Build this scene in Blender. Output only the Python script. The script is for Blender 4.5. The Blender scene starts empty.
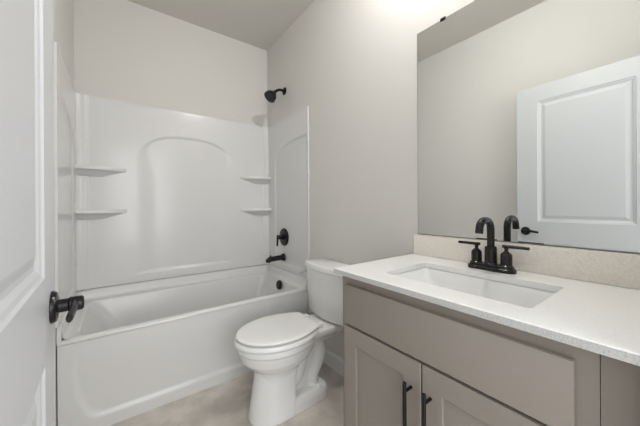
import bpy, bmesh, math, random
from mathutils import Vector, Matrix
random.seed(7)
S = bpy.context.scene
COL = S.collection
PI = math.pi

# ------------------------------------------------------------------ camera
yaw, roll = math.radians(36.31), math.radians(-0.339)
F = Vector((math.sin(yaw), math.cos(yaw), 0)); R = Vector((math.cos(yaw), -math.sin(yaw), 0)); U = Vector((0, 0, 1))
R2 = R*math.cos(roll)+U*math.sin(roll); U2 = U*math.cos(roll)-R*math.sin(roll)
cd = bpy.data.cameras.new('camera'); cam = bpy.data.objects.new('camera', cd); COL.objects.link(cam)
M = Matrix((R2, U2, -F)).transposed().to_4x4(); M.translation = Vector((-1.272, -2.665, 1.199)); cam.matrix_world = M
cd.sensor_width = 36; cd.lens = 273.425/640*36; cd.shift_y = -6.817/640; cd.clip_start = 0.01
S.camera = cam

# ------------------------------------------------------------------ world, light, exposure
S.view_settings.view_transform = 'Standard'; S.view_settings.look = 'None'
S.view_settings.exposure = 0.04; S.view_settings.gamma = 1.0; S.view_settings.use_curve_mapping = False
WORLD = 1.1; BED = 70.0; LAMP = 27.0
w = bpy.data.worlds.new('world'); S.world = w; w.use_nodes = True
bg = w.node_tree.nodes['Background']; bg.inputs[0].default_value = (0.97, 0.98, 1.0, 1); bg.inputs[1].default_value = WORLD

def area(name, loc, rot, sx, sy, power, col):
    l = bpy.data.lights.new(name, 'AREA'); l.shape = 'RECTANGLE'; l.size = sx; l.size_y = sy; l.energy = power; l.color = col
    o = bpy.data.objects.new(name, l); o.location = loc; o.rotation_euler = rot; COL.objects.link(o); return o
# daylight of the adjoining room coming in through the open doorway
area('adjoining_room_daylight', (-0.9, -4.6, 1.6), (math.radians(88), 0, 0), 3.0, 2.2, BED, (0.98, 0.985, 1.0))

# the lit ceiling lamp over the vanity
LX, LY, LZ = -0.33, -2.02, 2.82
ll = bpy.data.lights.new('ceiling_lamp_light', 'POINT'); ll.shadow_soft_size = 0.03; ll.energy = LAMP; ll.color = (1.0, 0.985, 0.97)
lo = bpy.data.objects.new('ceiling_lamp_light', ll); lo.location = (LX, LY, LZ-0.028); COL.objects.link(lo)

# ------------------------------------------------------------------ materials
def mat(name, col, rough=0.5, spec=0.5, metal=0.0, coat=0.0, noise=None, bump=None, emis=None):
    m = bpy.data.materials.new(name); m.use_nodes = True; nt = m.node_tree; b = nt.nodes['Principled BSDF']
    b.inputs['Base Color'].default_value = (*col, 1); b.inputs['Roughness'].default_value = rough
    b.inputs['Specular IOR Level'].default_value = spec; b.inputs['Metallic'].default_value = metal
    b.inputs['Coat Weight'].default_value = coat; b.inputs['Coat Roughness'].default_value = 0.06
    tc = nt.nodes.new('ShaderNodeTexCoord')
    if noise:
        col2, sc, det, lo, hi = noise
        n = nt.nodes.new('ShaderNodeTexNoise'); n.inputs['Scale'].default_value = sc; n.inputs['Detail'].default_value = det
        nt.links.new(tc.outputs['Object'], n.inputs['Vector'])
        r = nt.nodes.new('ShaderNodeValToRGB'); r.color_ramp.elements[0].position = lo; r.color_ramp.elements[1].position = hi
        r.color_ramp.elements[0].color = (*col, 1); r.color_ramp.elements[1].color = (*col2, 1)
        nt.links.new(n.outputs['Fac'], r.inputs[0]); nt.links.new(r.outputs[0], b.inputs['Base Color'])
    if bump:
        sc, st = bump
        n = nt.nodes.new('ShaderNodeTexNoise'); n.inputs['Scale'].default_value = sc; n.inputs['Detail'].default_value = 3
        nt.links.new(tc.outputs['Object'], n.inputs['Vector'])
        bp = nt.nodes.new('ShaderNodeBump'); bp.inputs['Strength'].default_value = st; bp.inputs['Distance'].default_value = 0.002
        nt.links.new(n.outputs['Fac'], bp.inputs['Height']); nt.links.new(bp.outputs[0], b.inputs['Normal'])
    if emis:
        b.inputs['Emission Color'].default_value = (*emis[0], 1); b.inputs['Emission Strength'].default_value = emis[1]
    return m
PAINT = mat('greige_wall_paint', (0.70, 0.688, 0.66), 0.75, 0.3, bump=(180, 0.12))
CEILP = mat('ceiling_paint', (0.72, 0.695, 0.645), 0.9, 0.2, bump=(140, 0.15))
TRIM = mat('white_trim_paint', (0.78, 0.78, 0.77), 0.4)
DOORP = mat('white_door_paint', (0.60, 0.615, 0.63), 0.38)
ACRYL = mat('glossy_white_acrylic', (0.74, 0.74, 0.735), 0.17, 0.4)
PORC = mat('white_porcelain', (0.84, 0.84, 0.83), 0.08, 0.5)
PLAST = mat('white_seat_plastic', (0.88, 0.88, 0.87), 0.2, 0.5)
BLACK = mat('matte_black_metal', (0.006, 0.006, 0.006), 0.28, 0.35)
BRONZE = mat('dark_bronze_metal', (0.018, 0.016, 0.015), 0.27, 0.5, metal=0.3)
CHROME = mat('chrome', (0.75, 0.75, 0.75), 0.12, metal=1)
CAB = mat('taupe_cabinet_paint', (0.31, 0.275, 0.24), 0.42, 0.4)
CABIN = mat('cabinet_shadow_interior', (0.10, 0.085, 0.07), 0.7, 0.2)
QUARTZ = mat('white_speckled_quartz', (0.86, 0.86, 0.85), 0.22, 0.5, noise=((0.78, 0.77, 0.75), 260, 4, 0.52, 0.75))
QUARTZB = mat('beige_speckled_quartz', (0.88, 0.84, 0.78), 0.3, 0.5, noise=((0.80, 0.755, 0.69), 170, 5, 0.40, 0.66))
QEDGE = mat('shaded_quartz_edge', (0.60, 0.60, 0.585), 0.4, 0.4, noise=((0.46, 0.455, 0.44), 300, 4, 0.45, 0.7))  # the top's quartz made greyer: dimmer light on the edge painted into its colour
MIRR = mat('mirror_silver', (0.86, 0.88, 0.87), 0.0, metal=1)
MEDGE = mat('mirror_edge', (0.10, 0.12, 0.11), 0.3)
FROST = mat('lit_frosted_glass', (0.9, 0.88, 0.84), 0.4, emis=((1.0, 0.93, 0.84), 5.0))
# stone-look floor tile
FLOOR = mat('beige_stone_look_tile', (0.68, 0.635, 0.58), 0.38, 0.4, noise=((0.51, 0.47, 0.425), 6.5, 14, 0.38, 0.62), bump=(60, 0.05))

# ------------------------------------------------------------------ helpers
def link(name, bm, m, parent=None, loc=None, smooth=True, ang=35):
    me = bpy.data.meshes.new(name); bmesh.ops.recalc_face_normals(bm, faces=bm.faces[:]); bm.to_mesh(me); bm.free()
    ms = m if isinstance(m, (list, tuple)) else [m]
    for x in ms: me.materials.append(x)
    if smooth:
        me.polygons.foreach_set('use_smooth', [True]*len(me.polygons))
        me.set_sharp_from_angle(angle=math.radians(ang))
    o = bpy.data.objects.new(name, me); COL.objects.link(o)
    if parent: o.parent = parent
    if loc: o.location = loc
    return o
def tag(o, label, cat, group=None):
    o['label'] = label; o['category'] = cat
    if group: o['group'] = group
    return o
def thing(name, loc, label, cat, rz=0, group=None):
    o = bpy.data.objects.new(name, None); o.empty_display_size = 0.05; o.location = loc; o.rotation_euler = (0, 0, rz); COL.objects.link(o)
    return tag(o, label, cat, group)
def struct(name, bm, m, **k):
    o = link(name, bm, m, **k); o['kind'] = 'structure'; return o
def box(bm, a, b, bev=0.0, seg=2):
    x0, y0, z0 = [min(a[i], b[i]) for i in range(3)]; x1, y1, z1 = [max(a[i], b[i]) for i in range(3)]
    vs = [bm.verts.new(p) for p in ((x0,y0,z0),(x1,y0,z0),(x1,y1,z0),(x0,y1,z0),(x0,y0,z1),(x1,y0,z1),(x1,y1,z1),(x0,y1,z1))]
    fs = [bm.faces.new([vs[i] for i in q]) for q in ((0,3,2,1),(4,5,6,7),(0,1,5,4),(1,2,6,5),(2,3,7,6),(3,0,4,7))]
    if bev:
        es = list({e for f in fs for e in f.edges})
        bmesh.ops.bevel(bm, geom=es, offset=bev, segments=seg, profile=0.5, affect='EDGES', clamp_overlap=True)
def B(*boxes, bev=0.0):
    bm = bmesh.new()
    for a, b in boxes: box(bm, a, b, bev)
    return bm
def loft(bm, rings, cap0=True, cap1=True, closed=True):
    vr = [[bm.verts.new(p) for p in r] for r in rings]; n = len(vr[0])
    for a, b in zip(vr, vr[1:]):
        for i in range(n if closed else n-1):
            j = (i+1) % n; bm.faces.new((a[i], a[j], b[j], b[i]))
    if cap0: bm.faces.new(vr[0][::-1])
    if cap1: bm.faces.new(vr[-1])
    return vr
def frame_to(axis):
    a = Vector(axis).normalized(); h = Vector((0, 0, 1)) if abs(a.z) < 0.9 else Vector((1, 0, 0))
    x = h.cross(a).normalized(); y = a.cross(x); return a, x, y
def lathe(bm, base, axis, prof, n=32):
    """prof: list of (distance along axis, radius)"""
    a, x, y = frame_to(axis); base = Vector(base)
    rings = [[base+a*d+(x*math.cos(2*PI*i/n)+y*math.sin(2*PI*i/n))*max(r, 1e-4) for i in range(n)] for d, r in prof]
    loft(bm, rings)
def tube(bm, pts, rad, n=16, flat=1.0):
    pts = [Vector(p) for p in pts]; rs = rad if isinstance(rad, (list, tuple)) else [rad]*len(pts)
    rings = []; px = None
    for i, p in enumerate(pts):
        t = (pts[min(i+1, len(pts)-1)]-pts[max(i-1, 0)]).normalized()
        if px is None: _, px, _ = frame_to(t)
        px = (px-t*px.dot(t)).normalized(); py = t.cross(px)
        rings.append([p+(px*math.cos(2*PI*k/n)+py*flat*math.sin(2*PI*k/n))*rs[i] for k in range(n)])
    loft(bm, rings)
def spline(pts, n=8):
    P = [Vector(p) for p in pts]; P = [P[0]*2-P[1]]+P+[P[-1]*2-P[-2]]; out = []
    for i in range(1, len(P)-2):
        for k in range(n):
            t = k/n; a, b, c, d = P[i-1:i+3]
            out.append(0.5*((2*b)+(c-a)*t+(2*a-5*b+4*c-d)*t*t+(3*b-a-3*c+d)*t**3))
    out.append(P[-2]); return out
def rrect(x0, x1, y0, y1, r, z, n=6):
    out = []
    for cx, cy, a0 in ((x1-r, y1-r, 0), (x0+r, y1-r, 90), (x0+r, y0+r, 180), (x1-r, y0+r, 270)):
        for k in range(n+1):
            a = math.radians(a0+90*k/n); out.append((cx+r*math.cos(a), cy+r*math.sin(a), z))
    return out
def sstep(t): t = max(0., min(1., t)); return t*t*(3-2*t)
def fuse(name, bm, m, vox, parent, smooth_it=6):
    """fuse overlapping shapes of one ceramic body into one smooth surface"""
    me = bpy.data.meshes.new(name); bmesh.ops.recalc_face_normals(bm, faces=bm.faces[:]); bm.to_mesh(me); bm.free()
    o = bpy.data.objects.new(name, me); COL.objects.link(o)
    r = o.modifiers.new('r', 'REMESH'); r.mode = 'VOXEL'; r.voxel_size = vox; r.use_smooth_shade = True
    s = o.modifiers.new('s', 'SMOOTH'); s.iterations = smooth_it; s.factor = 0.6
    dg = bpy.context.evaluated_depsgraph_get(); me2 = bpy.data.meshes.new_from_object(o.evaluated_get(dg))
    o.modifiers.clear(); o.data = me2; me2.materials.clear(); me2.materials.append(m)
    me2.polygons.foreach_set('use_smooth', [True]*len(me2.polygons)); o.parent = parent
    return o

# ------------------------------------------------------------------ room shell
W, H, YF = 1.532, 2.851, -2.62
struct('floor', B(((-W-0.1, -3.6, -0.05), (0.1, 0.1, 0))), FLOOR, smooth=False)
struct('ceiling', B(((-W-0.1, -2.74, H), (0.1, 0.1, H+0.05))), CEILP, smooth=False)
struct('wall_back', B(((-W-0.1, 0, 0), (0.1, 0.1, H))), PAINT, smooth=False)
struct('wall_left', B(((-W-0.1, -2.74, 0), (-W, 0, H))), PAINT, smooth=False)
struct('wall_right', B(((0, -2.74, 0), (0.1, 0, H))), PAINT, smooth=False)
DX0, DX1, DH = -1.36, -0.56, 2.15
struct('wall_front', B(((-W, YF-0.12, 0), (DX0, YF, H)), ((DX1, YF-0.12, 0), (0, YF, H)), ((DX0, YF-0.12, DH), (DX1, YF, H))), PAINT, smooth=False)
def baseboard(name, x, sx, y0, y1):
    bm = bmesh.new(); prof = [(0, 0), (0.014, 0), (0.014, 0.095), (0.010, 0.108), (0.004, 0.114), (0, 0.114)]
    loft(bm, [[(x+sx*d, y, z) for d, z in prof] for y in (y0, y1)]); struct(name, bm, TRIM, smooth=False)
baseboard('baseboard_right', 0, -1, -0.80, -1.79)
baseboard('baseboard_left', -W, 1, -0.80, YF)

# ------------------------------------------------------------------ bathtub
YT = -0.765; ZR = 0.518
bm = bmesh.new()
# rim, flange and basin as one lofted skin
rings = [rrect(-1.528, -0.004, YT, -0.004, 0.012, 0.600), rrect(-1.500, -0.024, YT+0.002, -0.024, 0.012, 0.600)]
bmf = bmesh.new()
# deck + basin: from the outer rim down
def basin(d):   # d: 0 rim .. 1 floor -> x0,x1,y0,y1,r
    return (-1.450+0.22*d**1.1, -0.062-0.11*d**1.3, -0.722+0.085*d, -0.075-0.06*d, 0.070+0.05*d)
rr = [rrect(-1.529, -0.003, YT+0.0, -0.003, 0.004, ZR-0.020), rrect(-1.529, -0.003, YT+0.002, -0.003, 0.004, ZR-0.008),
      rrect(-1.528, -0.004, YT+0.009, -0.004, 0.004, ZR)]
x0, x1, y0, y1, r = basin(0)
rr += [rrect(x0-0.012, x1+0.012, y0-0.012, y1+0.012, r+0.012, ZR+0.000), rrect(x0-0.003, x1+0.003, y0-0.003, y1+0.003, r+0.003, ZR-0.004),
       rrect(x0, x1, y0, y1, r, ZR-0.014)]
for k in range(1, 11):
    d = k/10; x0, x1, y0, y1, r = basin(d); rr.append(rrect(x0, x1, y0, y1, r, ZR-0.014-0.33*d))
x0, x1, y0, y1, r = basin(1)
for i, (o, dz) in enumerate(((0.012, 0.022), (0.035, 0.038), (0.07, 0.045))):
    rr.append(rrect(x0+o, x1-o, y0+o, y1-o, max(r-o*0.5, 0.02), ZR-0.344-dz))
loft(bm, rr, cap0=False, cap1=True)
# raised flange round three sides, with a cove at its foot
path = [(-1.503, YT+0.004), (-1.503, -0.021), (-0.021, -0.021), (-0.021, YT+0.004)]
prof = [(0.030, ZR+0.0005), (0.014, ZR+0.006), (0.006, ZR+0.020), (0.002, 0.588), (-0.004, 0.596), (-0.018, 0.597)]
def flange(inset, z):
    a = inset
    return [(-1.514+a, YT+0.004, z), (-1.514+a, -0.024-a, z), (-0.018-a, -0.024-a, z), (-0.018-a, YT+0.004, z)]
def rounded(inset, z, r=0.03, n=6):
    q = flange(inset, z); out = [q[0]]
    for (cx, cy, a0, a1) in ((q[1][0]+r, q[1][1]-r, 180, 90), (q[2][0]-r, q[2][1]-r, 90, 0)):
        for k in range(n+1):
            a = math.radians(a0+(a1-a0)*k/n); out.append((cx+r*math.cos(a), cy+r*math.sin(a), z))
    out.append(q[3]); return out
loft(bm, [rounded(i, z) for i, z in prof], cap0=False, cap1=False, closed=False)
# front ends of the flange: rounded shoulders that sweep down to the rim
for sx, xa in ((1, -1.529), (-1, -0.003)):
    pts = [(0, 0.597), (0.016, 0.597)]
    a = [(xa, YT-0.002, ZR-0.02), (xa, YT-0.002, 0.575), (xa, YT+0.004, 0.590), (xa, YT+0.02, 0.597), (xa, YT+0.06, 0.597), (xa, YT+0.06, ZR-0.02)]
    b = [(x+sx*0.018, y, z) for x, y, z in a]
    loft(bm, [a, b])
# apron: a height field, recessed inside a rounded-corner outline
def apron_y(x, z):
    # recess with a long elliptical sweep in its lower-left corner
    ax, az, zb = 0.105, 0.285, 0.073; cx, cz = -1.463+ax, zb+az
    if x < cx and z < cz: d = (1-math.hypot((x-cx)/ax, (z-cz)/az))*ax*1.3
    else: d = min(x-(cx-ax), z-zb)
    fade = sstep((0.47-z)/0.30) if x < -1.30 else sstep((0.47-z)/0.30)
    return YT+0.012*sstep((d+0.008)/0.024)*fade
nx, nz = 190, 62
g = [[bm.verts.new((-1.527+1.522*i/nx, apron_y(-1.527+1.522*i/nx, (ZR-0.022)*k/nz), (ZR-0.022)*k/nz)) for i in range(nx+1)] for k in range(nz+1)]
for k in range(nz):
    for i in range(nx): bm.faces.new((g[k][i], g[k][i+1], g[k+1][i+1], g[k+1][i]))
tub = thing('bathtub', (0, 0, 0), 'white acrylic alcove bathtub with a sculpted apron below the shower surround', 'bathtub')
link('tub_body', bm, ACRYL, tub, ang=50)
bm = bmesh.new(); ax = Vector((-1, 0, 0.12)).normalized()
lathe(bm, (-0.079, -0.405, 0.475), ax, [(0, 0.042), (0.012, 0.042), (0.017, 0.038), (0.019, 0.030), (0.022, 0.029), (0.024, 0.0)])
o = link('overflow_cover', bm, BLACK, tub); o['label'] = 'round black overflow cover'
bm = bmesh.new(); lathe(bm, (-0.33, -0.38, 0.130), (0, 0, 1), [(0, 0.035), (0.006, 0.035), (0.009, 0.030), (0.010, 0.0)])
o = link('drain', bm, BLACK, tub); o['label'] = 'round black drain'

# ------------------------------------------------------------------ shower surround
sur = thing('shower_surround', (0, 0, 0.6), 'glossy white three-wall shower surround with arched panel and corner shelves', 'shower surround')
ZS = 2.026; ZB = 0.600
def relz(bm):
    for v in bm.verts: v.co.z -= 0.6
def arch_d(x, z, xc, hw, zb, zsp, rise, n=2.55):
    """approximate signed distance (positive inside) to a rectangle topped by a flattened arch"""
    dx = hw-abs(x-xc)
    if z > zsp and z-zsp > 0:
        X = abs(x-xc)/hw; Z = (z-zsp)/rise; q = (X**n+Z**n)**(1/n)
        gx = (X/q)**(n-1)/hw; gz = (Z/q)**(n-1)/rise
        dx = (1-q)/max(math.hypot(gx, gz), 1e-6)
    return dx, z-zb
def back_y(x, z):
    base = -0.030
    for xc, s in ((-1.466, 1), (-0.062, -1)):
        t = (x-xc)*s
        if t < 0: base -= 0.010
        elif t < 0.012: base -= 0.010*(1-sstep(t/0.012))
    e = min(x+1.532, -x)
    if e < 0.045: base -= 0.030*(1-math.sin(math.acos(max(0, min(1, 1-e/0.045)))))  # cove into the side panels
    d, db = arch_d(x, z, -0.764, 0.430, 0.665, 1.45, 0.358)
    wd = 0.014+0.17*sstep((1.78-z)/0.36)
    return base+0.013*min(sstep(d/wd), sstep(db/0.022))
bm = bmesh.new(); nx, nz = 220, 210
g = [[bm.verts.new((-1.530+1.528*i/nx, back_y(-1.530+1.528*i/nx, ZB+(ZS-ZB)*k/nz), ZB+(ZS-ZB)*k/nz)) for i in range(nx+1)] for k in range(nz+1)]
for k in range(nz):
    for i in range(nx): bm.faces.new((g[k][i], g[k][i+1], g[k+1][i+1], g[k+1][i]))
tb = [bm.verts.new((v.co.x, -0.001, ZS)) for v in g[-1]]
for i in range(nx): bm.faces.new((g[-1][i], g[-1][i+1], tb[i+1], tb[i]))
relz(bm); link('back_panel', bm, ACRYL, sur, ang=60)
def side_off(y, z):
    d, db = arch_d(y, z, -0.755, 0.566, 0.64, 1.60, 0.204, 2.5)
    return 0.013-0.009*min(sstep(d/0.012), sstep(db/0.02), sstep((y+0.772)/0.010))
YP = -0.787
for sx, xw in ((-1, 0.0), (1, -1.532)):
    bm = bmesh.new(); ny, nz = 120, 190
    ys = [YP+(-0.012-YP)*i/ny for i in range(ny+1)]
    g = [[bm.verts.new((xw+sx*side_off(y, ZB+(ZS-ZB)*k/nz), y, ZB+(ZS-ZB)*k/nz)) for y in ys] for k in range(nz+1)]
    for k in range(nz):
        for i in range(ny): bm.faces.new((g[k][i], g[k][i+1], g[k+1][i+1], g[k+1][i]))
    tb = [bm.verts.new((xw+sx*0.001, y, ZS)) for y in ys]
    for i in range(ny): bm.faces.new((g[-1][i], g[-1][i+1], tb[i+1], tb[i]))
    # front edge closes back to the wall
    fb = [bm.verts.new((xw+sx*0.001, YP, g[k][0].co.z)) for k in range(nz+1)]
    for k in range(nz): bm.faces.new((g[k][0], g[k+1][0], fb[k+1], fb[k]))
    # bottom lip down past the tub shoulder
    relz(bm); link('side_panel', bm, ACRYL, sur, ang=60)
def shelf(cx, sx, ztop):
    """moulded corner shelf: a thin curved ledge on a scooped bracket"""
    bm = bmesh.new(); n = 26; L = 0.300
    def ring(sc, scl, z):
        out = [(cx, -0.012, z-0.6)]
        for i in range(n+1):
            s = i/n; d = (0.030+0.075*(1-s**2.4)*sc)
            out.append((cx+sx*(L*scl*s), -d if s < 1 else -0.026, z-0.6))
        out.append((cx+sx*L*scl, -0.012, z-0.6)); return out
    rs = [ring(1.0, 0.985, ztop), ring(1.04, 1.0, ztop-0.004), ring(1.05, 1.0, ztop-0.026), ring(0.98, 0.985, ztop-0.031),
          ring(0.80, 0.90, ztop-0.034), ring(0.60, 0.80, ztop-0.044), ring(0.40, 0.66, ztop-0.060), ring(0.15, 0.50, ztop-0.075)]
    loft(bm, rs); link('corner_shelf', bm, ACRYL, sur, ang=40)
for z in (1.505, 1.185):
    shelf(-1.520, 1, z); shelf(-0.012, -1, z)

# ------------------------------------------------------------------ shower fittings (on the right wall)
sh = thing('showerhead', (0, -0.378, 2.292), 'black shower head on a short curved arm high on the wall', 'shower head')
bm = bmesh.new(); lathe(bm, (-0.001, 0, 0), (-1, 0, 0), [(0, 0.036), (0.004, 0.036), (0.012, 0.026), (0.016, 0.014), (0.017, 0.0)]); link('wall_flange', bm, BLACK, sh)
bm = bmesh.new(); arm = spline([(-0.005, 0, 0), (-0.045, 0, 0.002), (-0.080, 0, -0.012), (-0.105, 0, -0.035)]); tube(bm, arm, 0.0125); link('shower_arm', bm, BLACK, sh)
bm = bmesh.new(); lathe(bm, (-0.100, 0, -0.028), (-0.66, 0, -0.75), [(0, 0.015), (0.014, 0.019), (0.022, 0.018), (0.030, 0.034), (0.050, 0.050), (0.075, 0.056), (0.088, 0.057), (0.093, 0.055), (0.094, 0.048), (0.092, 0.0)]); hd = link('head', bm, BLACK, sh)
bm = bmesh.new(); a, x, y = frame_to((-0.66, 0, -0.75)); c = Vector((-0.100, 0, -0.028))+a*0.0915
for rr_, nn in ((0.012, 6), (0.024, 12), (0.034, 18)):
    for k in range(nn):
        q = c+(x*math.cos(2*PI*k/nn)+y*math.sin(2*PI*k/nn))*rr_; lathe(bm, q, a, [(0, 0.002), (0.003, 0.0015)], 8)
nz_ = link('nozzles', bm, BRONZE, hd); nz_['kind'] = 'stuff'
sv = thing('shower_valve', (-0.0085, -0.365, 0.908), 'round black shower valve with a small lever above the tub spout', 'shower valve')
bm = bmesh.new(); lathe(bm, (0.003, 0, 0), (-1, 0, 0), [(0, 0.084), (0.005, 0.084), (0.010, 0.080), (0.012, 0.070), (0.013, 0.0)], 48); link('escutcheon', bm, BLACK, sv)
bm = bmesh.new(); lathe(bm, (-0.008, 0, 0), (-1, 0, 0), [(0, 0.030), (0.018, 0.028), (0.022, 0.020), (0.060, 0.018), (0.064, 0.016), (0.065, 0)]); link('valve_hub', bm, BLACK, sv)
bm = bmesh.new(); tube(bm, [(-0.062, 0, 0.022), (-0.066, 0, 0.012), (-0.070, 0, -0.03), (-0.073, 0, -0.078), (-0.073, 0, -0.082)], [0.009, 0.011, 0.009, 0.008, 0.004], 14); link('lever', bm, BLACK, sv)
sp = thing('tub_spout', (-0.016, -0.365, 0.717), 'black tub spout with a diverter knob over the bathtub rim', 'tub spout')
bm = bmesh.new(); lathe(bm, (0.0025, 0, 0), (-1, 0, 0), [(0, 0.036), (0.006, 0.036), (0.012, 0.033), (0.020, 0.028), (0.021, 0)]); link('wall_flange', bm, BLACK, sp)
bm = bmesh.new(); tube(bm, [(-0.01, 0, 0), (-0.06, 0, -0.001), (-0.115, 0, -0.004), (-0.146, 0, -0.006), (-0.158, 0, -0.014), (-0.162, 0, -0.032)], [0.025, 0.024, 0.024, 0.024, 0.023, 0.020], 20); link('spout_body', bm, BLACK, sp)
bm = bmesh.new(); lathe(bm, (-0.135, 0, 0.002), (0, 0, 1), [(0, 0.005), (0.018, 0.005), (0.020, 0.009), (0.027, 0.009), (0.029, 0.006), (0.030, 0)], 16); link('diverter_knob', bm, BLACK, sp)

# ------------------------------------------------------------------ toilet (local +f = away from wall = -x)
TC = -1.205
toi = thing('toilet', (0, TC, 0), 'white two-piece toilet with closed lid between bathtub and vanity', 'toilet')
def P(f, s, z): return (-f, s, z)
def egg(f0, f1, hw, z, n=56, p=2.0, q=None, mid=0.52):
    """closed outline: rounded front (f1), fuller rear (f0) with exponent q"""
    q = q or p; fm = f0+(f1-f0)*mid; out = []
    for i in range(n):
        a = 2*PI*i/n; c, s = math.cos(a), math.sin(a)
        e = p if c >= 0 else q; L = (f1-fm) if c >= 0 else (fm-f0)
        out.append(P(fm+L*math.copysign(abs(c)**(2/e), c), hw*math.copysign(abs(s)**(2/e), s), z))
    return out
bm = bmesh.new()
loft(bm, [egg(0.275, 0.742, 0.172, 0.434), egg(0.268, 0.752, 0.186, 0.428), egg(0.268, 0.755, 0.190, 0.402), egg(0.276, 0.744, 0.180, 0.394), egg(0.280, 0.740, 0.178, 0.376),
          egg(0.29, 0.728, 0.168, 0.338), egg(0.32, 0.694, 0.146, 0.304), egg(0.36, 0.664, 0.122, 0.278), egg(0.41, 0.652, 0.106, 0.250, q=3), egg(0.45, 0.645, 0.098, 0.21, q=3)][::-1])
# pedestal column: rounded front, square back
loft(bm, [egg(0.450, 0.697, 0.117, 0.0, q=8, mid=0.35), egg(0.450, 0.695, 0.117, 0.02, q=8, mid=0.35), egg(0.446, 0.678, 0.110, 0.12, q=8, mid=0.35), egg(0.440, 0.662, 0.104, 0.22, q=8, mid=0.35), egg(0.43, 0.655, 0.104, 0.285, q=8, mid=0.4)])
# foot plinth
loft(bm, [egg(0.200, 0.62, 0.110, 0.0, q=5, p=5), egg(0.200, 0.62, 0.110, 0.055, q=5, p=5), egg(0.208, 0.62, 0.102, 0.078, q=5, p=5), egg(0.225, 0.62, 0.088, 0.086, q=5, p=5)])
# trapway
tr = spline([P(0.52, 0, 0.15), P(0.46, 0, 0.13), P(0.40, 0, 0.17), P(0.37, 0, 0.25), P(0.325, 0, 0.335), P(0.255, 0, 0.345), P(0.225, 0, 0.28), P(0.245, 0, 0.20), P(0.285, 0, 0.13), P(0.29, 0, 0.03)], 6)
bmt = bmesh.new(); tube(bmt, tr, 0.047, 20)
for v in bmt.verts: v.co.y *= 1.3
tmp = bpy.data.meshes.new('t'); bmt.to_mesh(tmp); bmt.free(); bm.from_mesh(tmp); bpy.data.meshes.remove(tmp)
loft(bm, [egg(0.27, 0.52, 0.030, 0.05, p=4, q=4), egg(0.24, 0.52, 0.035, 0.33, p=4, q=4)])
# deck under the tank
loft(bm, [egg(0.12, 0.48, 0.055, 0.335, p=5, q=5), egg(0.07, 0.48, 0.090, 0.375, p=5, q=5), egg(0.035, 0.48, 0.118, 0.400, p=6, q=6), egg(0.030, 0.48, 0.126, 0.412, p=6, q=6), egg(0.030, 0.46, 0.126, 0.436, p=6, q=6), egg(0.036, 0.45, 0.120, 0.442, p=6, q=6)])
fuse('bowl', bm, PORC, 0.0042, toi, 4)
def seatline(f1, hw, z, o=0.0, n=64):
    """elongated seat outline, cut straight across at the hinge end"""
    pts = []; fm = 0.505; fr = 0.290+o*0.5
    A = f1-o-fm; h = hw-o
    for i in range(n+1):
        a = -PI/2+PI*i/n; pts.append((fm+A*math.cos(a), h*math.sin(a)))
    rear = [(fm-(fm-fr)*t, h-(h-(0.118-o*0.6))*(t**1.9)) for t in [k/12 for k in range(1, 12)]]
    rear += [(fr+0.004, 0.112-o*0.6), (fr, 0.102-o*0.6)]
    pts += rear; pts += [(f, -s) for f, s in rear[::-1]]
    return [P(f, s, z) for f, s in pts]
bm = bmesh.new(); loft(bm, [seatline(0.770, 0.197, 0.4385, 0.008), seatline(0.770, 0.197, 0.442), seatline(0.770, 0.197, 0.455, 0), seatline(0.770, 0.197, 0.460, 0.003), seatline(0.770, 0.197, 0.462, 0.010)])
link('seat', bm, PLAST, toi)
bm = bmesh.new(); loft(bm, [seatline(0.760, 0.190, 0.4700, 0.010), seatline(0.760, 0.190, 0.4725, 0.002), seatline(0.760, 0.190, 0.479, 0), seatline(0.760, 0.190, 0.483, 0.003), seatline(0.760, 0.190, 0.486, 0.010), seatline(0.760, 0.190, 0.488, 0.03), seatline(0.760, 0.190, 0.489, 0.07)])
link('lid', bm, PLAST, toi)
for s in (-0.075, 0.075):
    bm = bmesh.new(); box(bm, P(0.250, s-0.022, 0.4415), P(0.298, s+0.022, 0.474), 0.006, 3); link('hinge', bm, PLAST, toi)
def tankring(f0, f1, hw, z, bow=0.026, r=0.035, n=10):
    out = []
    for k in range(n+1):   # front, bowed, from +s to -s
        s = hw-r-(2*(hw-r))*k/n; out.append((f1+bow*(1-(s/(hw-r))**2), s))
    for k in range(1, 6): a = PI/2*k/5; out.append((f1-r+r*math.cos(a), -(hw-r)-r*math.sin(a)))
    out += [(f0+0.012, -hw), (f0+0.003, -hw+0.003), (f0, -hw+0.012), (f0, hw-0.012), (f0+0.003, hw-0.003), (f0+0.012, hw)]
    for k in range(0, 5): a = PI/2*k/5; out.append((f1-r+r*math.sin(a), (hw-r)+r*math.cos(a)))
    return [P(f, s, z) for f, s in out]
bm = bmesh.new(); loft(bm, [tankring(0.055, 0.145, 0.165, 0.443), tankring(0.034, 0.163, 0.188, 0.452), tankring(0.026, 0.172, 0.199, 0.470), tankring(0.020, 0.179, 0.207, 0.60), tankring(0.018, 0.183, 0.214, 0.765)])
link('tank', bm, PORC, toi)
bm = bmesh.new(); loft(bm, [tankring(0.016, 0.186, 0.216, 0.7655), tankring(0.012, 0.192, 0.224, 0.770), tankring(0.012, 0.192, 0.224, 0.792), tankring(0.015, 0.188, 0.220, 0.800), tankring(0.024, 0.178, 0.210, 0.804)])
link('tank_lid', bm, PORC, toi)
bm = bmesh.new(); lathe(bm, P(0.150, 0.208, 0.725), (0, 1, 0), [(0, 0.014), (0.012, 0.014), (0.016, 0.010), (0.017, 0)]); tube(bm, spline([P(0.150, 0.222, 0.725), P(0.185, 0.228, 0.722), P(0.225, 0.228, 0.714)]), 0.006); o = link('flush_lever', bm, CHROME, toi); o['label'] = 'chrome flush lever'
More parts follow.
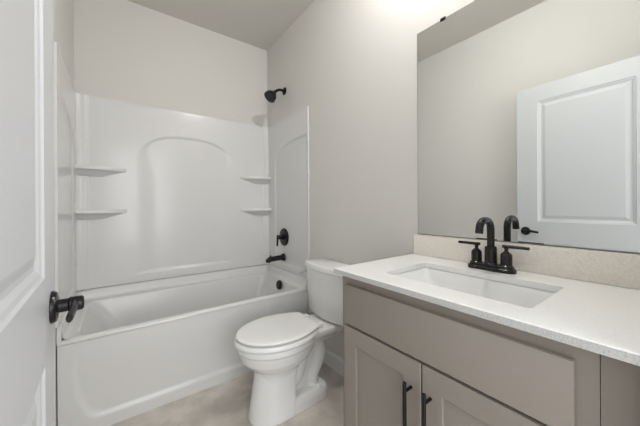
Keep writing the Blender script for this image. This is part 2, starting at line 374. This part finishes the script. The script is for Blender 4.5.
for s in (-1, 1):
    bm = bmesh.new(); lathe(bm, P(0.285, s*0.086, 0.078), (0, 0, 1), [(0, 0.016), (0.010, 0.015), (0.016, 0.010), (0.018, 0)], 20); link('bolt_cap', bm, PLAST, toi)

# ------------------------------------------------------------------ vanity cabinet
XF, XD = -0.516, -0.536
Y0, Y1 = -1.795, -2.557
van = thing('vanity_cabinet', (0, -2.18, 0), 'taupe painted vanity cabinet with two shaker doors under the white countertop', 'vanity cabinet')
def pv(v): return (v[0], v[1]+2.18, v[2])
def vb(name, boxes, m, parent=van, bev=0.0015):
    bm = bmesh.new()
    for a, b in boxes: box(bm, pv(a), pv(b), bev)
    return link(name, bm, m, parent)
vb('body', [((XF+0.0195, Y0, 0.11), (-0.002, Y0-0.018, 0.921)), ((XF+0.0195, Y1+0.018, 0.11), (-0.002, Y1, 0.921)), ((XF+0.02, Y0-0.0185, 0.11), (-0.002, Y1+0.0185, 0.128))], CAB)
vb('face_frame', [((XF, Y0, 0.11), (XF+0.019, Y0-0.045, 0.921)), ((XF, Y1+0.048, 0.11), (XF+0.019, Y1, 0.921)),
            ((XF, Y0-0.045, 0.85), (XF+0.019, Y1+0.048, 0.921)), ((XF, Y0-0.045, 0.69), (XF+0.019, Y1+0.048, 0.745)), ((XF, Y0-0.045, 0.11), (XF+0.019, Y1+0.048, 0.15)),
            ((XF, -2.15, 0.15), (XF+0.019, -2.20, 0.69))], CAB, bev=0)
vb('toe_kick', [((XF+0.07, Y0, 0.0), (XF+0.085, Y1, 0.11))], CAB)
vb('drawer_front', [((XD, -1.826, 0.727), (XF-0.0005, -2.522, 0.882))], CAB, bev=0.002)
def shaker(ya, yb):
    z0, z1 = 0.135, 0.717; fw = 0.064
    bm = bmesh.new()
    def ring(i, x, dz=0): return [pv((x, ya-i, z0+i)), pv((x, yb+i, z0+i)), pv((x, yb+i, z1-i)), pv((x, ya-i, z1-i))]
    loft(bm, [ring(0.0, XF-0.0005), ring(0, XD+0.002), ring(0.002, XD), ring(fw-0.001, XD), ring(fw, XD+0.001), ring(fw, XD+0.010)])
    return link('door', bm, CAB, van, smooth=False)
def pull(parent, y):
    bm = bmesh.new(); X = XD-0.034
    lathe(bm, pv((X, y, 0.470)), (0, 0, 1), [(0, 0.0052), (0.001, 0.006), (0.187, 0.006), (0.188, 0.0052)], 20)
    for z in (0.495, 0.630): lathe(bm, pv((X, y, z)), (1, 0, 0), [(0, 0.0050), (0.0338, 0.0050)], 16)
    link('handle', bm, BLACK, parent)['label'] = 'black bar handle'
d1 = shaker(-1.826, -2.174); pull(d1, -2.141)
d2 = shaker(-2.179, -2.522); pull(d2, -2.207)
fil = tag(link('filler_panel', B(((XF, Y1-0.001, 0.11), (XF+0.019, YF+0.001, 0.921)), ((XF+0.07, Y1-0.001, 0.0), (XF+0.085, YF+0.001, 0.1095)), bev=0.001), CAB), 'narrow taupe filler panel beside the right edge of the vanity cabinet', 'filler panel')

# countertop with a rectangular sink cut-out
ZC = 0.943; ZL = 0.922
SX0, SX1, SY0, SY1 = -0.455, -0.160, -2.430, -1.952
bm = bmesh.new()
def hole(z, o=0.0, r=0.013): return rrect(SX0-o, SX1+o, SY0-o, SY1+o, r, z, 5)
def outer(z, o=0.0):
    X0, X1, Ya, Yb = -0.556+o, -0.001, YF+0.001, -1.783-o
    H_ = hole(z); out = []
    n = 6
    cs = ((X1, Yb), (X0, Yb), (X0, Ya), (X1, Ya)); hc = [(X1, Yb), (X0, Yb), (X0, Ya), (X1, Ya)]
    # match each hole vertex with a point on the outer rectangle by its corner
    for c in range(4):
        for k in range(6):
            out.append((cs[c][0], cs[c][1], z))
    return out
def cornerquad(zo, o, zi, flip):
    X0, X1, Ya, Yb = -0.556+o, -0.001, YF+0.001, -1.783-o
    O = [bm.verts.new(p) for p in ((X1, Yb, zo), (X0, Yb, zo), (X0, Ya, zo), (X1, Ya, zo))]
    I = [bm.verts.new(p) for p in hole(zi)]
    for c in range(4):
        seg = I[c*6:(c+1)*6]
        for a, b in zip(seg, seg[1:]): bm.faces.new((O[c], a, b))
        bm.faces.new((O[c], seg[-1], I[((c+1)*6) % 24], O[(c+1) % 4]))
    return O, I
Ot, It = cornerquad(ZC, 0.003, ZC, False)
Ob, Ib = cornerquad(ZL, 0.0, ZL, True)
Om = [bm.verts.new((v.co.x-(0.003 if i in (1, 2) else 0), v.co.y+(0.003 if i in (0, 1) else 0), ZC-0.003)) for i, v in enumerate(Ot)]
for i in range(4):
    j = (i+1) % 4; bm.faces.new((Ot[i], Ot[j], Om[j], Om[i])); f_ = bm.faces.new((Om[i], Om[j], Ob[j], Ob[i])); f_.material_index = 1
for i in range(24):
    j = (i+1) % 24; bm.faces.new((It[i], It[j], Ib[j], Ib[i]))
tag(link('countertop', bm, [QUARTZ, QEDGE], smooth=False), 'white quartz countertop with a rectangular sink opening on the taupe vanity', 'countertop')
bm = bmesh.new(); box(bm, (-0.021, YF+0.001, ZC+0.0005), (-0.001, -1.795, ZC+0.104), 0.0015)
tag(link('backsplash', bm, QUARTZB), 'low beige speckled backsplash strip between countertop and mirror', 'backsplash')
# undermount sink
sk = thing('sink', (-0.31, -2.19, 0.80), 'white rectangular undermount sink sunk into the quartz countertop', 'sink')
bm = bmesh.new()
def sr(o0, o1, oy0, oy1, r, z): return [(x+0.31, y+2.19, z_-0.80) for x, y, z_ in rrect(SX0+o0, SX1-o1, SY0+oy0, SY1-oy1, r, z, 6)]
loft(bm, [sr(-0.02, -0.02, -0.02, -0.02, 0.03, ZL-0.001), sr(-0.003, -0.003, -0.003, -0.003, 0.014, ZL-0.001), sr(0.0, 0.0, 0.0, 0.0, 0.024, ZL-0.006),
          sr(0.010, 0.006, 0.012, 0.014, 0.026, ZL-0.04), sr(0.022, 0.012, 0.035, 0.065, 0.030, ZL-0.085), sr(0.032, 0.020, 0.055, 0.105, 0.035, ZL-0.108), sr(0.050, 0.040, 0.085, 0.14, 0.04, ZL-0.120), sr(0.09, 0.08, 0.15, 0.19, 0.04, ZL-0.126)], cap0=False)
link('basin', bm, PORC, sk, ang=50)
bm = bmesh.new(); lathe(bm, (0, 0, -0.016), (0, 0, 1), [(0, 0.026), (0.004, 0.026), (0.007, 0.022), (0.008, 0.0)]); link('drain', bm, BRONZE, sk)['label'] = 'dark metal drain'

# faucet
fa = thing('faucet', (-0.088, -2.193, ZC), 'dark bronze two-handle faucet with a hooked spout behind the sink', 'faucet')
def stad(hl, r, z, n=12):
    out = []
    for s in (1, -1):
        for k in range(n+1):
            a = (0 if s > 0 else PI)+PI*k/n; out.append((r*math.cos(a), s*(hl-r)+r*math.sin(a), z))
    return out
bm = bmesh.new(); loft(bm, [stad(0.086, 0.029, 0.0005), stad(0.086, 0.029, 0.012), stad(0.083, 0.026, 0.015), stad(0.080, 0.024, 0.016), stad(0.079, 0.023, 0.022), stad(0.076, 0.020, 0.025)]); link('base_plate', bm, BRONZE, fa)
bm = bmesh.new(); lathe(bm, (0, 0, 0.020), (0, 0, 1), [(0, 0.026), (0.006, 0.0255), (0.009, 0.022), (0.068, 0.021), (0.073, 0.019), (0.075, 0.014)]); 
sp_pts = [(0, 0, 0.085), (0, 0, 0.150)]
for k in range(1, 15):
    a = PI*0.95*k/14; c_, s_ = math.cos(a), math.sin(a); sp_pts.append((-0.049+0.049*math.copysign(abs(c_)**0.8, c_), 0, 0.152+0.046*abs(s_)**0.8))
sp_pts.append((-0.100, 0, 0.150))
tube(bm, sp_pts, 0.0135, 20); link('spout', bm, BRONZE, fa)
for s in (1, -1):
    bm = bmesh.new(); lathe(bm, (0, s*0.0535, 0.020), (0, 0, 1), [(0, 0.0235), (0.006, 0.023), (0.009, 0.0195), (0.046, 0.019), (0.051, 0.017), (0.060, 0.007), (0.064, 0.006), (0.074, 0.008), (0.076, 0.010)])
    hb = link('handle', bm, BRONZE, fa)
    bm = bmesh.new(); lathe(bm, (0, s*0.040, 0.0985), (0, s, 0.0), [(0, 0.004), (0.001, 0.0062), (0.086, 0.0058), (0.087, 0.004)], 16); link('lever', bm, BRONZE, hb)

# mirror
mi = thing('wall_mirror', (0, -2.2, 1.051), 'large frameless wall mirror above the backsplash reflecting the open door', 'mirror')
bm = B(((-0.006, 0.388, 0.0), (-0.0012, -0.39, 1.049))); link('glass', bm, MEDGE, mi, smooth=False)
bm = B(((-0.0066, 0.3865, 0.0015), (-0.0061, -0.3885, 1.0475)))
link('silvered_face', bm, MIRR, mi, smooth=False)
bm = bmesh.new(); box(bm, (-0.0095, 0.232, 1.041), (-0.0005, 0.258, 1.056), 0.001); link('mirror_clip', bm, BLACK, mi)['label'] = 'small dark mirror clip on top edge'

# ------------------------------------------------------------------ flush ceiling lamp over the vanity
cl = thing('ceiling_lamp', (LX, LY, H), 'small round flush ceiling lamp with a frosted lens over the vanity', 'ceiling lamp')
bm = bmesh.new(); lathe(bm, (0, 0, -0.0005), (0, 0, -1), [(0, 0.125), (0.012, 0.125), (0.020, 0.115), (0.021, 0.100), (0.016, 0.096), (0.015, 0)], 48); link('housing', bm, TRIM, cl)
bm = bmesh.new(); lathe(bm, (0, 0, -0.0155), (0, 0, -1), [(0, 0.094), (0.004, 0.092), (0.006, 0.07), (0.007, 0)], 48); link('lens', bm, FROST, cl)

# ------------------------------------------------------------------ door, swung open against the left wall
ex, ey = -1.390, -1.811; dv = Vector((0.026, -0.666, 0)).normalized(); nv = Vector((-dv.y, dv.x, 0))   # nv faces the room
DW = 0.787; hinge = Vector((ex, ey, 0))+dv*DW
# door local: x along from hinge to free edge, y = room side normal
dr = bpy.data.objects.new('door_1', None); COL.objects.link(dr); dr['kind'] = 'structure'
Lx = -dv; Ly = nv; Lz = Vector((0, 0, 1))
if Lx.cross(Ly).z < 0: SGN = -1
else: SGN = 1
mt = Matrix((Lx, Lz.cross(Lx), Lz)).transposed().to_4x4(); mt.translation = hinge; dr.matrix_world = mt
side = 1 if Lz.cross(Lx).dot(nv) > 0 else -1      # local y of the room face
T = 0.036
def panelprof():
    return [(0.0, 0.0), (0.004, 0.004), (0.012, 0.006), (0.020, 0.011), (0.030, 0.011), (0.046, 0.006), (0.050, 0.005)]
def doorface(bm, yo, sgn):
    ZT = 2.130; Z0 = 0.012
    sA, sB = DW-0.137, DW-0.650
    pans = [(1.067, 2.010), (0.235, 0.903)]
    xs = [0, sB, sA, DW]; zs = [Z0, pans[1][0], pans[1][1], pans[0][0], pans[0][1], ZT]
    V = {}
    def v(x, y, z):
        k = (round(x, 5), round(y, 5), round(z, 5))
        if k not in V: V[k] = bm.verts.new((x, y, z))
        return V[k]
    for i in range(3):
        for k in range(5):
            if i == 1 and k in (1, 3): continue
            bm.faces.new([v(xs[i], yo, zs[k]), v(xs[i+1], yo, zs[k]), v(xs[i+1], yo, zs[k+1]), v(xs[i], yo, zs[k+1])])
    for z0, z1 in pans:
        prev = None
        for o, d in panelprof():
            q = [v(sB+o, yo-sgn*d, z0+o), v(sA-o, yo-sgn*d, z0+o), v(sA-o, yo-sgn*d, z1-o), v(sB+o, yo-sgn*d, z1-o)]
            if prev:
                for a in range(4): bm.faces.new([prev[a], prev[(a+1) % 4], q[(a+1) % 4], q[a]])
            prev = q
        bm.faces.new(prev)
    return v
bm = bmesh.new()
doorface(bm, 0.0, side); doorface(bm, -side*T, -side)
for (xa, xb, za, zb) in ((0, 0, 0.012, 2.13), (DW, DW, 0.012, 2.13)):
    bm.faces.new([bm.verts.new(p) for p in ((xa, 0, za), (xa, -side*T, za), (xa, -side*T, zb), (xa, 0, zb))])
for z in (0.012, 2.13):
    bm.faces.new([bm.verts.new(p) for p in ((0, 0, z), (DW, 0, z), (DW, -side*T, z), (0, -side*T, z))])
bmesh.ops.remove_doubles(bm, verts=bm.verts[:], dist=0.0002)
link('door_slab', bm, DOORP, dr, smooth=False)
kx = DW-0.057; kz = 0.990
for sd, yo in ((side, 0.0), (-side, -side*T)):
    bm = bmesh.new(); lathe(bm, (kx, yo+sd*0.0003, kz), (0, sd, 0), [(0, 0.033), (0.004, 0.033), (0.009, 0.030), (0.011, 0.022), (0.012, 0.014), (0.026, 0.0135), (0.029, 0.0160), (0.049, 0.0150), (0.052, 0.012), (0.053, 0)], 36)
    hb = link('door_handle', bm, BLACK, dr); hb['label'] = 'black lever door handle'
    bm = bmesh.new(); pts = spline([(kx, yo+sd*0.036, kz), (kx-0.02, yo+sd*0.038, kz+0.001), (kx-0.045, yo+sd*0.038, kz+0.002), (kx-0.072, yo+sd*0.036, kz-0.001), (kx-0.095, yo+sd*0.034, kz-0.004)], 6)
    rings = []
    for i, p in enumerate(pts):
        t = i/(len(pts)-1); h = 0.012-0.004*t; th = 0.0065-0.001*t
        if i in (0, len(pts)-1): h *= 0.6; th *= 0.6
        rings.append([(p.x, p.y+th*math.cos(2*PI*k/14), p.z+h*math.sin(2*PI*k/14)) for k in range(14)])
    loft(bm, rings); link('lever', bm, BLACK, hb)
for z in (0.25, 1.07, 1.89):
    bm = bmesh.new(); lathe(bm, (-0.004, side*0.004, z-0.045), (0, 0, 1), [(0, 0.006), (0.09, 0.006)], 14); link('hinge', bm, BLACK, dr)
